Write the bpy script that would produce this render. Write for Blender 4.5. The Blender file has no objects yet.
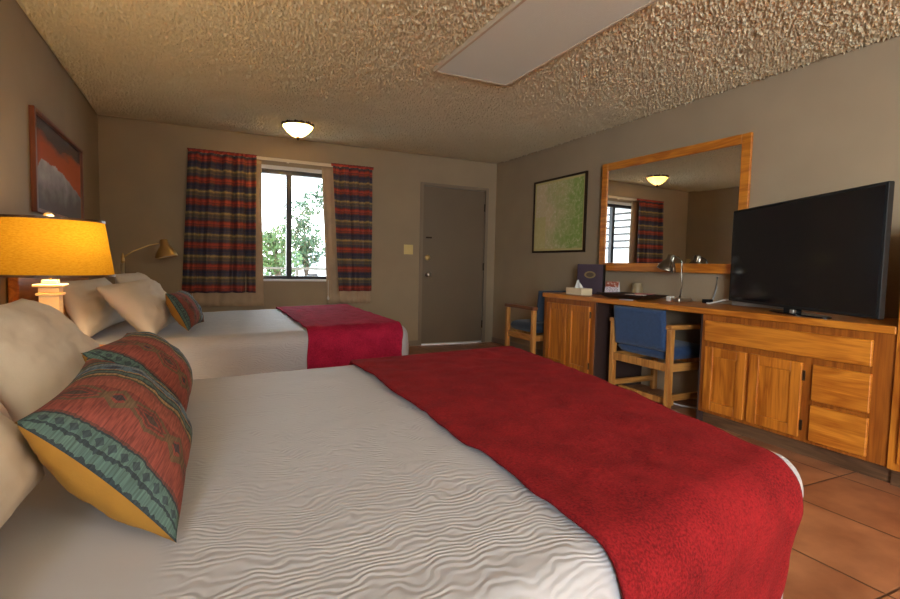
import bpy, bmesh, math, random
from mathutils import Vector, Matrix, noise
PI = math.pi
random.seed(7)
S = bpy.context.scene
COL = S.collection

# ------------------------------------------------------------------ camera
def set_camera():
    c = bpy.data.cameras.new('camera'); o = bpy.data.objects.new('camera', c); COL.objects.link(o)
    c.sensor_width = 36; c.lens = 515.63 * 36 / 900
    yaw, pit, rol = .4501, -.0664, .02194
    fw = Vector((math.sin(yaw)*math.cos(pit), math.cos(yaw)*math.cos(pit), math.sin(pit)))
    r0 = Vector((math.cos(yaw), -math.sin(yaw), 0)); u0 = r0.cross(fw)
    r = r0*math.cos(rol) + u0*math.sin(rol); u = -r0*math.sin(rol) + u0*math.cos(rol)
    m = Matrix((r, u, -fw)).transposed().to_4x4()
    m.translation = Vector((.8837, 0, 1.0316))
    o.matrix_world = m; c.clip_start = .02
    S.camera = o
set_camera()

def srgb(h):
    if isinstance(h, str):
        h = h.lstrip('#'); v = [int(h[i:i+2], 16)/255 for i in (0, 2, 4)]
    else: v = [x/255 for x in h]
    return tuple((x/12.92 if x <= .04045 else ((x+.055)/1.055)**2.4) for x in v) + (1,)

# ------------------------------------------------------------------ sky and lights
W = bpy.data.worlds.new('world'); S.world = W; W.use_nodes = True
nt = W.node_tree; nt.nodes.clear()
tc = nt.nodes.new('ShaderNodeTexCoord'); sx = nt.nodes.new('ShaderNodeSeparateXYZ'); rp = nt.nodes.new('ShaderNodeValToRGB')
bg = nt.nodes.new('ShaderNodeBackground'); wo = nt.nodes.new('ShaderNodeOutputWorld')
nt.links.new(tc.outputs['Generated'], sx.inputs[0]); nt.links.new(sx.outputs['Z'], rp.inputs[0])
rp.color_ramp.elements[0].position = 0; rp.color_ramp.elements[0].color = (1, 1, .98, 1)
rp.color_ramp.elements[1].position = .6; rp.color_ramp.elements[1].color = (.62, .8, 1, 1)
nt.links.new(rp.outputs[0], bg.inputs[0]); bg.inputs[1].default_value = 6.0
nt.links.new(bg.outputs[0], wo.inputs[0])
S.view_settings.view_transform = 'Standard'; S.view_settings.look = 'None'
S.view_settings.gamma = 1; S.view_settings.use_curve_mapping = False
S.view_settings.exposure = 1.0

RW, RL, RH, RB = 4.455, 6.04, 2.40, -3.9          # room width, far wall, height, rear wall

def light(name, kind, loc, power, color, size=.05, rot=None, size_y=None):
    l = bpy.data.lights.new(name, kind); l.energy = power; l.color = color
    if kind == 'AREA':
        l.size = size
        if size_y: l.shape = 'RECTANGLE'; l.size_y = size_y
    elif kind == 'SUN': l.angle = size
    else: l.shadow_soft_size = size
    o = bpy.data.objects.new(name, l); COL.objects.link(o); o.location = loc
    if rot: o.rotation_euler = rot
    return o
# added cool fill from behind the viewpoint, just inside an added window opening
light('added_side_fill', 'AREA', (.06, -2.6, 1.5), 165, (.84, .93, 1), 1.3, (0, -PI/2, 0), 2.2)
# daylight through the front window
light('front_window_portal', 'AREA', (1.78, RL+.16, 1.46), 1, (1, 1, 1), 1.34, (-PI/2, 0, 0), 1.24).data.cycles.is_portal = True
light('added_ceiling_fill', 'POINT', (3.2, -2.9, 2.1), 50, (1, .95, .84), .14)  # added fill lamp out of view, without fixture, to graze the ceiling
light('sun', 'SUN', (5, 9, 8), 1.0, (1, .95, .85), .02, (math.radians(42), math.radians(28), 0))

# ------------------------------------------------------------------ materials
def newmat(name):
    m = bpy.data.materials.new(name); m.use_nodes = True
    n = m.node_tree; b = n.nodes['Principled BSDF']
    return m, n, b
def N(n, t, **k):
    o = n.nodes.new(t)
    for a, v in k.items():
        if a.startswith('i_'): o.inputs[a[2:].replace('_', ' ')].default_value = v
        else: setattr(o, a, v)
    return o
def ramp(n, src, stops, interp='LINEAR'):
    r = N(n, 'ShaderNodeValToRGB'); r.color_ramp.interpolation = interp
    e = r.color_ramp.elements
    while len(e) < len(stops): e.new(.5)
    for i, (p, c) in enumerate(stops): e[i].position = p; e[i].color = c if len(c) == 4 else srgb(c)
    n.links.new(src, r.inputs[0]); return r.outputs[0]
def coords(n, scale=(1, 1, 1), out='Object', rot=(0, 0, 0)):
    t = N(n, 'ShaderNodeTexCoord'); m = N(n, 'ShaderNodeMapping')
    m.inputs['Scale'].default_value = scale; m.inputs['Rotation'].default_value = rot
    n.links.new(t.outputs[out], m.inputs[0]); return m.outputs[0]
def bump(n, b, h, strength=.3, dist=.01):
    u = N(n, 'ShaderNodeBump'); u.inputs['Strength'].default_value = strength; u.inputs['Distance'].default_value = dist
    n.links.new(h, u.inputs['Height']); n.links.new(u.outputs[0], b.inputs['Normal'])
def plain(name, c, rough=.5, metal=0, var=.0, vscale=8, bscale=0, bstr=.2, bdist=.003, spec=None, emit=None, sheen=0):
    m, n, b = newmat(name); col = srgb(c)
    b.inputs['Base Color'].default_value = col; b.inputs['Roughness'].default_value = rough; b.inputs['Metallic'].default_value = metal
    if spec is not None: b.inputs['Specular IOR Level'].default_value = spec
    if sheen: b.inputs['Sheen Weight'].default_value = sheen
    if emit: b.inputs['Emission Color'].default_value = col; b.inputs['Emission Strength'].default_value = emit
    if var:
        t = N(n, 'ShaderNodeTexNoise'); t.inputs['Scale'].default_value = vscale; t.inputs['Detail'].default_value = 5
        n.links.new(coords(n), t.inputs['Vector'])
        lo = tuple(x*(1-var) for x in col[:3])+(1,); hi = tuple(min(1, x*(1+var)) for x in col[:3])+(1,)
        n.links.new(ramp(n, t.outputs[0], [(.3, lo), (.7, hi)]), b.inputs['Base Color'])
    if bscale:
        t = N(n, 'ShaderNodeTexNoise'); t.inputs['Scale'].default_value = bscale; t.inputs['Detail'].default_value = 4
        n.links.new(coords(n), t.inputs['Vector']); bump(n, b, t.outputs[0], bstr, bdist)
    return m
def wood(name, c1, c2, axis, rough=.38, scale=1.0):
    """oak: growth bands stretched along AXIS, fine pores on top"""
    m, n, b = newmat(name)
    sc = [9*scale]*3; sc['xyz'.index(axis)] = .9*scale
    v = coords(n, sc)
    t = N(n, 'ShaderNodeTexNoise'); t.inputs['Scale'].default_value = 1.6; t.inputs['Detail'].default_value = 3; t.inputs['Distortion'].default_value = .6
    n.links.new(v, t.inputs['Vector'])
    mu = N(n, 'ShaderNodeMath', operation='MULTIPLY'); mu.inputs[1].default_value = 7; n.links.new(t.outputs[0], mu.inputs[0])
    fr = N(n, 'ShaderNodeMath', operation='PINGPONG'); fr.inputs[1].default_value = 1; n.links.new(mu.outputs[0], fr.inputs[0])
    sc2 = [160*scale]*3; sc2['xyz'.index(axis)] = 5*scale
    t2 = N(n, 'ShaderNodeTexNoise'); t2.inputs['Scale'].default_value = 1; t2.inputs['Detail'].default_value = 2
    n.links.new(coords(n, sc2), t2.inputs['Vector'])
    mx = N(n, 'ShaderNodeMath', operation='MULTIPLY_ADD'); mx.inputs[1].default_value = .55
    n.links.new(t2.outputs[0], mx.inputs[0])
    m3 = N(n, 'ShaderNodeMath', operation='MULTIPLY'); m3.inputs[1].default_value = .45; n.links.new(fr.outputs[0], m3.inputs[0])
    n.links.new(m3.outputs[0], mx.inputs[2])
    n.links.new(ramp(n, mx.outputs[0], [(.2, c1), (.75, c2)]), b.inputs['Base Color'])
    b.inputs['Roughness'].default_value = rough
    bump(n, b, t2.outputs[0], .12, .001)
    return m

M = {}
M['wall'] = plain('wall_paint', (157, 138, 112), .75, var=.05, vscale=3, bscale=90, bstr=.12, bdist=.002)
M['trim'] = plain('trim_paint', (132, 115, 95), .5)
M['doorp'] = plain('door_paint', (114, 98, 80), .45, var=.04, vscale=2)
M['oak_h'] = wood('oak_horizontal', (160, 86, 20), (206, 130, 42), 'y')
M['oak_v'] = wood('oak_vertical', (148, 78, 17), (200, 122, 38), 'z')
M['oak_body'] = wood('oak_face_frame', (122, 62, 16), (164, 94, 30), 'z')
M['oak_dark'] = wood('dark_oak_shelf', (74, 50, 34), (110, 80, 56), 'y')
M['panel_dark'] = plain('dark_panel', (58, 40, 36), .6)
M['chair_oak'] = wood('chair_oak', (150, 92, 38), (206, 146, 76), 'z')
M['chair_oak_y'] = wood('chair_oak_rail', (150, 92, 38), (206, 146, 76), 'y')
M['chair_arm'] = wood('chair_arm_wood', (92, 50, 30), (138, 82, 48), 'y')
M['blue'] = plain('blue_upholstery', (38, 66, 106), .85, var=.12, vscale=40, bscale=350, bstr=.2, sheen=.2)
M['navy'] = plain('dark_blue_upholstery', (34, 46, 62), .85, var=.12, vscale=40, bscale=350, bstr=.2, sheen=.2)
M['brass'] = plain('antique_brass', (214, 186, 128), .38, 1)
M['nickel'] = plain('brushed_nickel', (214, 206, 194), .34, 1)
M['steel'] = plain('dark_steel', (132, 126, 116), .24, 1)
M['bronze'] = plain('dark_bronze', (64, 48, 36), .4, .8)
M['black'] = plain('black_plastic', (15, 14, 15), .5, spec=.25)
M['screen'] = plain('screen_glass', (22, 21, 24), .12, spec=.5)
M['white_plastic'] = plain('white_plastic', (212, 206, 196), .45)
M['ivory'] = plain('ivory_plastic', (222, 200, 132), .4)
M['cream'] = plain('cream_ceramic', (226, 212, 176), .35)
M['grey_box'] = plain('grey_plastic', (150, 148, 144), .45)
M['chain'] = plain('pillowcase', (214, 204, 192), .85, var=.04, vscale=5, bscale=26, bstr=.18, bdist=.01)
M['mustard'] = plain('mustard_cotton', (158, 112, 36), .85, var=.08, vscale=20, bscale=200, bstr=.2)
M['lining'] = plain('tan_lining', (176, 152, 124), .85, var=.06, vscale=12)
M['rod'] = plain('cream_rod', (216, 202, 178), .5)
M['alu'] = plain('dark_window_frame', (44, 44, 48), .45, .4)
M['sill'] = plain('white_sill', (214, 212, 210), .5)
M['outside_white'] = plain('outside_white', (236, 236, 234), .7)
M['outside_grey'] = plain('outside_roof', (196, 194, 192), .8)
M['pavement'] = plain('pavement', (214, 208, 200), .85, var=.1, vscale=1)
M['leafA'] = plain('leaf_green', (54, 80, 26), .6, var=.35, vscale=2)
M['leafB'] = plain('leaf_blue_green', (42, 70, 38), .6, var=.4, vscale=1.2)
M['bark'] = plain('bark', (92, 72, 56), .9)
M['car'] = plain('car_paint', (188, 190, 196), .3)

M['ceiling'] = plain('ceiling_paint', (232, 221, 188), .9, bscale=120, bstr=.3, bdist=.004)

def tile_mat():
    m, n, b = newmat('terracotta_tile')
    t = N(n, 'ShaderNodeTexCoord'); sp = N(n, 'ShaderNodeSeparateXYZ'); n.links.new(t.outputs['Object'], sp.inputs[0])
    def line(sock, off, size):
        a = N(n, 'ShaderNodeMath', operation='SUBTRACT'); a.inputs[1].default_value = off; n.links.new(sock, a.inputs[0])
        d = N(n, 'ShaderNodeMath', operation='DIVIDE'); d.inputs[1].default_value = size; n.links.new(a.outputs[0], d.inputs[0])
        f = N(n, 'ShaderNodeMath', operation='FRACT'); n.links.new(d.outputs[0], f.inputs[0])
        p = N(n, 'ShaderNodeMath', operation='PINGPONG'); p.inputs[1].default_value = .5; n.links.new(f.outputs[0], p.inputs[0])
        k = N(n, 'ShaderNodeMath', operation='MULTIPLY'); k.inputs[1].default_value = size; n.links.new(p.outputs[0], k.inputs[0])
        fl = N(n, 'ShaderNodeMath', operation='FLOOR'); n.links.new(d.outputs[0], fl.inputs[0])
        return k.outputs[0], fl.outputs[0]
    dx, ix = line(sp.outputs['X'], 2.87, .47); dy, iy = line(sp.outputs['Y'], 1.44, .62)
    mn = N(n, 'ShaderNodeMath', operation='MINIMUM'); n.links.new(dx, mn.inputs[0]); n.links.new(dy, mn.inputs[1])
    g = N(n, 'ShaderNodeMapRange'); g.inputs[1].default_value = .002; g.inputs[2].default_value = .006; n.links.new(mn.outputs[0], g.inputs[0])
    cb = N(n, 'ShaderNodeCombineXYZ'); n.links.new(ix, cb.inputs[0]); n.links.new(iy, cb.inputs[1])
    wn = N(n, 'ShaderNodeTexWhiteNoise'); n.links.new(cb.outputs[0], wn.inputs[0])
    no = N(n, 'ShaderNodeTexNoise'); no.inputs['Scale'].default_value = 6; no.inputs['Detail'].default_value = 6; n.links.new(t.outputs['Object'], no.inputs['Vector'])
    ad = N(n, 'ShaderNodeMath', operation='MULTIPLY_ADD'); ad.inputs[1].default_value = .25; n.links.new(wn.outputs[0], ad.inputs[0]); n.links.new(no.outputs[0], ad.inputs[2])
    c = ramp(n, ad.outputs[0], [(.35, (136, 84, 56)), (.85, (180, 124, 86))])
    mx = N(n, 'ShaderNodeMix', data_type='RGBA'); n.links.new(g.outputs[0], mx.inputs[0]); mx.inputs[6].default_value = srgb((70, 44, 34)); n.links.new(c, mx.inputs[7])
    n.links.new(mx.outputs[2], b.inputs['Base Color']); b.inputs['Roughness'].default_value = .42
    bump(n, b, g.outputs[0], .5, .004)
    return m
M['tile'] = tile_mat()

def coverlet_mat():
    m, n, b = newmat('rippled_coverlet')
    t = N(n, 'ShaderNodeTexCoord')
    no = N(n, 'ShaderNodeTexNoise'); no.inputs['Scale'].default_value = 5.5; no.inputs['Detail'].default_value = 2; n.links.new(t.outputs['UV'], no.inputs['Vector'])
    mp = N(n, 'ShaderNodeMapping'); mp.inputs['Rotation'].default_value = (0, 0, math.radians(11)); n.links.new(t.outputs['UV'], mp.inputs[0])
    sp = N(n, 'ShaderNodeSeparateXYZ'); n.links.new(mp.outputs[0], sp.inputs[0])
    fine = N(n, 'ShaderNodeTexNoise'); fine.inputs['Scale'].default_value = 18; fine.inputs['Detail'].default_value = 1; n.links.new(t.outputs['UV'], fine.inputs['Vector'])
    a = N(n, 'ShaderNodeMath', operation='MULTIPLY_ADD'); a.inputs[1].default_value = .14; n.links.new(no.outputs[0], a.inputs[0]); n.links.new(sp.outputs['Y'], a.inputs[2])
    a2 = N(n, 'ShaderNodeMath', operation='MULTIPLY_ADD'); a2.inputs[1].default_value = .042; n.links.new(fine.outputs[0], a2.inputs[0]); n.links.new(a.outputs[0], a2.inputs[2])
    k = N(n, 'ShaderNodeMath', operation='MULTIPLY'); k.inputs[1].default_value = 2*PI/.0145; n.links.new(a2.outputs[0], k.inputs[0])
    s = N(n, 'ShaderNodeMath', operation='SINE'); n.links.new(k.outputs[0], s.inputs[0])
    b.inputs['Base Color'].default_value = srgb((168, 166, 170)); b.inputs['Roughness'].default_value = .6
    b.inputs['Sheen Weight'].default_value = .15
    su = N(n, 'ShaderNodeSeparateXYZ'); n.links.new(t.outputs['UV'], su.inputs[0])
    mr = N(n, 'ShaderNodeMapRange'); mr.inputs[1].default_value = .80; mr.inputs[2].default_value = .86; n.links.new(su.outputs['X'], mr.inputs[0])
    mk = N(n, 'ShaderNodeMath', operation='MULTIPLY'); n.links.new(mr.outputs[0], mk.inputs[0]); n.links.new(s.outputs[0], mk.inputs[1])
    am = N(n, 'ShaderNodeTexNoise'); am.inputs['Scale'].default_value = 14; am.inputs['Detail'].default_value = 2; n.links.new(t.outputs['UV'], am.inputs['Vector'])
    ar = N(n, 'ShaderNodeMapRange'); ar.inputs[1].default_value = .3; ar.inputs[2].default_value = .65; ar.inputs[3].default_value = .25; n.links.new(am.outputs[0], ar.inputs[0])
    ak = N(n, 'ShaderNodeMath', operation='MULTIPLY'); n.links.new(mk.outputs[0], ak.inputs[0]); n.links.new(ar.outputs[0], ak.inputs[1])
    bump(n, b, ak.outputs[0], .4, .0024)
    return m
M['coverlet'] = coverlet_mat()

def throw_mat(name, c1, c2):
    m, n, b = newmat(name)
    v = coords(n)
    a = N(n, 'ShaderNodeTexNoise'); a.inputs['Scale'].default_value = 210; a.inputs['Detail'].default_value = 4; n.links.new(v, a.inputs['Vector'])
    d = N(n, 'ShaderNodeTexNoise'); d.inputs['Scale'].default_value = 9; d.inputs['Detail'].default_value = 5; n.links.new(v, d.inputs['Vector'])
    e = N(n, 'ShaderNodeMath', operation='MULTIPLY_ADD'); e.inputs[1].default_value = .7; n.links.new(a.outputs[0], e.inputs[0])
    f = N(n, 'ShaderNodeMath', operation='MULTIPLY'); f.inputs[1].default_value = .4; n.links.new(d.outputs[0], f.inputs[0]); n.links.new(f.outputs[0], e.inputs[2])
    n.links.new(ramp(n, e.outputs[0], [(.35, c1), (.72, c2)]), b.inputs['Base Color'])
    b.inputs['Roughness'].default_value = .95; b.inputs['Sheen Weight'].default_value = .25; b.inputs['Specular IOR Level'].default_value = .15
    b.inputs['Sheen Tint'].default_value = srgb(c2)
    bump(n, b, a.outputs[0], .55, .004)
    return m
M['throw'] = throw_mat('red_chenille', (78, 8, 12), (140, 27, 31))
M['throw2'] = throw_mat('crimson_chenille', (108, 12, 32), (176, 34, 66))

def stripe_mat():
    m, n, b = newmat('striped_curtain_cloth')
    t = N(n, 'ShaderNodeTexCoord'); sp = N(n, 'ShaderNodeSeparateXYZ'); n.links.new(t.outputs['UV'], sp.inputs[0])
    no = N(n, 'ShaderNodeTexNoise'); no.inputs['Scale'].default_value = 30; n.links.new(coords(n, (1, 1, 14), 'UV'), no.inputs['Vector'])
    a = N(n, 'ShaderNodeMath', operation='MULTIPLY_ADD'); a.inputs[1].default_value = .022; n.links.new(no.outputs[0], a.inputs[0]); n.links.new(sp.outputs['Y'], a.inputs[2])
    d = N(n, 'ShaderNodeMath', operation='DIVIDE'); d.inputs[1].default_value = .222; n.links.new(a.outputs[0], d.inputs[0])
    f = N(n, 'ShaderNodeMath', operation='FRACT'); n.links.new(d.outputs[0], f.inputs[0])
    c = ramp(n, f.outputs[0], [(0, (58, 61, 83)), (.06, (77, 66, 75)), (.10, (51, 55, 79)), (.18, (61, 59, 77)), (.24, (111, 61, 61)), (.29, (164, 66, 53)), (.34, (117, 59, 58)), (.39, (183, 75, 58)),
                               (.46, (166, 63, 53)), (.51, (106, 61, 59)), (.56, (82, 74, 77)), (.62, (74, 75, 83)), (.68, (111, 98, 77)), (.75, (91, 85, 79)), (.82, (127, 111, 79)), (.87, (175, 150, 93)), (.91, (124, 108, 82)), (.96, (69, 69, 83))], 'LINEAR')
    n.links.new(c, b.inputs['Base Color']); b.inputs['Roughness'].default_value = .9
    th = N(n, 'ShaderNodeTexNoise'); th.inputs['Scale'].default_value = 260; n.links.new(t.outputs['UV'], th.inputs['Vector']); bump(n, b, th.outputs[0], .25, .003)
    return m
M['stripe'] = stripe_mat()

def kilim_mat():
    """woven cushion front: bands across its long side, small diamonds inside the red band"""
    m, n, b = newmat('woven_cushion_front')
    t = N(n, 'ShaderNodeTexCoord'); sp = N(n, 'ShaderNodeSeparateXYZ'); n.links.new(t.outputs['UV'], sp.inputs[0])
    no = N(n, 'ShaderNodeTexNoise'); no.inputs['Scale'].default_value = 26; n.links.new(t.outputs['UV'], no.inputs['Vector'])
    a = N(n, 'ShaderNodeMath', operation='MULTIPLY_ADD'); a.inputs[1].default_value = .02; n.links.new(no.outputs[0], a.inputs[0]); n.links.new(sp.outputs['X'], a.inputs[2])
    R, T, D, B, Y, G = (150, 62, 46), (84, 112, 104), (46, 60, 66), (96, 128, 150), (176, 140, 84), (92, 78, 54)
    base = ramp(n, a.outputs[0], [(0, D), (.012, T), (.03, D), (.036, T), (.075, D), (.085, (110, 60, 50)), (.095, R), (.25, (140, 54, 42)), (.33, (164, 74, 52)), (.42, R), (.455, G), (.475, Y), (.50, D), (.515, T), (.55, D), (.57, Y), (.585, B),
                                   (.66, (150, 158, 156)), (.68, B), (.71, D), (.73, Y), (.745, T), (.77, G), (.79, D), (.81, R), (.90, (164, 74, 52)), (.94, Y), (.96, D)], 'CONSTANT')
    def diamond(cx, half, per, vshift=0):
        q = N(n, 'ShaderNodeMath', operation='SUBTRACT'); q.inputs[1].default_value = cx; n.links.new(a.outputs[0], q.inputs[0])
        q2 = N(n, 'ShaderNodeMath', operation='ABSOLUTE'); n.links.new(q.outputs[0], q2.inputs[0])
        q3 = N(n, 'ShaderNodeMath', operation='DIVIDE'); q3.inputs[1].default_value = half; n.links.new(q2.outputs[0], q3.inputs[0])
        w = N(n, 'ShaderNodeMath', operation='MULTIPLY_ADD'); w.inputs[1].default_value = per; w.inputs[2].default_value = vshift; n.links.new(sp.outputs['Y'], w.inputs[0])
        w1 = N(n, 'ShaderNodeMath', operation='FRACT'); n.links.new(w.outputs[0], w1.inputs[0])
        w2 = N(n, 'ShaderNodeMath', operation='PINGPONG'); w2.inputs[1].default_value = .5; n.links.new(w1.outputs[0], w2.inputs[0])
        w3 = N(n, 'ShaderNodeMath', operation='MULTIPLY'); w3.inputs[1].default_value = 2; n.links.new(w2.outputs[0], w3.inputs[0])
        s = N(n, 'ShaderNodeMath', operation='ADD'); n.links.new(q3.outputs[0], s.inputs[0]); n.links.new(w3.outputs[0], s.inputs[1])
        return s.outputs[0]
    cur = base
    def over(cur, sock, lo, hi, col):
        g = N(n, 'ShaderNodeMath', operation='LESS_THAN'); g.inputs[1].default_value = hi; n.links.new(sock, g.inputs[0])
        h = N(n, 'ShaderNodeMath', operation='GREATER_THAN'); h.inputs[1].default_value = lo; n.links.new(sock, h.inputs[0])
        k = N(n, 'ShaderNodeMath', operation='MULTIPLY'); n.links.new(g.outputs[0], k.inputs[0]); n.links.new(h.outputs[0], k.inputs[1])
        mx = N(n, 'ShaderNodeMix', data_type='RGBA'); n.links.new(k.outputs[0], mx.inputs[0]); n.links.new(cur, mx.inputs[6]); mx.inputs[7].default_value = srgb(col)
        return mx.outputs[2]
    d = diamond(.26, .09, 2.2); cur = over(cur, d, .72, .95, (112, 84, 58)); cur = over(cur, d, .42, .58, (106, 58, 50)); cur = over(cur, d, -1, .3, (84, 66, 62))
    d = diamond(.26, .13, 2.2, .5); cur = over(cur, d, .3, .55, (118, 92, 62)); cur = over(cur, d, -1, .18, (70, 56, 64))
    d = diamond(.055, .020, 13); cur = over(cur, d, -1, .75, (58, 74, 80))
    d = diamond(.62, .035, 6); cur = over(cur, d, -1, .75, (58, 70, 100))
    d = diamond(.86, .045, 4); cur = over(cur, d, .4, .8, (110, 90, 64))
    # woven streaks break the edges of the motifs
    st = N(n, 'ShaderNodeTexNoise'); st.inputs['Scale'].default_value = 40; n.links.new(coords(n, (.35, 2.2, 1), 'UV'), st.inputs['Vector'])
    hs = N(n, 'ShaderNodeHueSaturation'); hs.inputs['Saturation'].default_value = .92; vm = N(n, 'ShaderNodeMapRange'); vm.inputs[1].default_value = .3; vm.inputs[2].default_value = .7; vm.inputs[3].default_value = .38; vm.inputs[4].default_value = .9
    n.links.new(st.outputs[0], vm.inputs[0]); n.links.new(vm.outputs[0], hs.inputs['Value']); n.links.new(cur, hs.inputs['Color']); cur = hs.outputs[0]
    n.links.new(cur, b.inputs['Base Color']); b.inputs['Roughness'].default_value = .9
    wv = N(n, 'ShaderNodeTexNoise'); wv.inputs['Scale'].default_value = 120; n.links.new(coords(n, (.3, 1, 1), 'UV'), wv.inputs['Vector']); bump(n, b, wv.outputs[0], .3, .004)
    return m
M['kilim'] = kilim_mat()

def shade_mat():
    m, n, b = newmat('amber_lampshade_cloth')
    n.nodes.remove(b); out = n.nodes['Material Output']
    v = coords(n, (40, 40, 160)); t = N(n, 'ShaderNodeTexNoise'); t.inputs['Scale'].default_value = 2; n.links.new(v, t.inputs['Vector'])
    c = ramp(n, t.outputs[0], [(.3, (178, 128, 26)), (.7, (198, 148, 42))])
    d = N(n, 'ShaderNodeBsdfDiffuse'); tr = N(n, 'ShaderNodeBsdfTranslucent'); mx = N(n, 'ShaderNodeMixShader')
    n.links.new(c, d.inputs[0]); n.links.new(c, tr.inputs[0]); mx.inputs[0].default_value = .10
    n.links.new(d.outputs[0], mx.inputs[1]); n.links.new(tr.outputs[0], mx.inputs[2]); n.links.new(mx.outputs[0], out.inputs[0])
    return m
M['shade'] = shade_mat()

def glass_mat():
    m, n, b = newmat('window_glass'); n.nodes.remove(b); out = n.nodes['Material Output']
    tr = N(n, 'ShaderNodeBsdfTransparent'); gl = N(n, 'ShaderNodeBsdfGlossy'); gl.inputs['Roughness'].default_value = .02
    tr.inputs[0].default_value = (.96, .98, .98, 1)
    mx = N(n, 'ShaderNodeMixShader'); mx.inputs[0].default_value = .05
    n.links.new(tr.outputs[0], mx.inputs[1]); n.links.new(gl.outputs[0], mx.inputs[2]); n.links.new(mx.outputs[0], out.inputs[0])
    return m
M['glass'] = glass_mat()
m, n, b = newmat('mirror_silver'); b.inputs['Base Color'].default_value = (.9, .9, .88, 1); b.inputs['Metallic'].default_value = 1; b.inputs['Roughness'].default_value = .01; M['mirror'] = m
def bowl_mat():
    m, n, b = newmat('glowing_glass_bowl'); out = n.nodes['Material Output']
    b.inputs['Base Color'].default_value = srgb((240, 220, 160)); b.inputs['Emission Color'].default_value = srgb((255, 222, 130)); b.inputs['Emission Strength'].default_value = .25; b.inputs['Roughness'].default_value = .3
    tr = N(n, 'ShaderNodeBsdfTranslucent'); tr.inputs[0].default_value = srgb((250, 212, 120)); mx = N(n, 'ShaderNodeMixShader'); mx.inputs[0].default_value = .6
    n.links.new(b.outputs[0], mx.inputs[1]); n.links.new(tr.outputs[0], mx.inputs[2]); n.links.new(mx.outputs[0], out.inputs[0]); return m
M['bowl'] = bowl_mat()
m, n, b = newmat('lit_lamp_inside'); b.inputs['Base Color'].default_value = (.9, .9, .9, 1); b.inputs['Roughness'].default_value = .5; M['lamp_inside'] = m

def lens_mat():
    m, n, b = newmat('prismatic_lens')
    c = N(n, 'ShaderNodeTexChecker'); c.inputs['Scale'].default_value = 90
    n.links.new(coords(n, (1, 1, 1), 'Object', (0, 0, .785)), c.inputs['Vector'])
    b.inputs['Base Color'].default_value = srgb((240, 246, 236)); b.inputs['Roughness'].default_value = .35
    bump(n, b, c.outputs[1], .25, .003); return m
M['lens'] = lens_mat()

def attr_mat(name, rough=.5):
    m, n, b = newmat(name); a = N(n, 'ShaderNodeVertexColor'); a.layer_name = 'picture'
    n.links.new(a.outputs[0], b.inputs['Base Color']); b.inputs['Roughness'].default_value = rough; return m
M['print_glossy'] = attr_mat('framed_print', .25); M['print_paper'] = attr_mat('printed_paper', .6)

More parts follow.
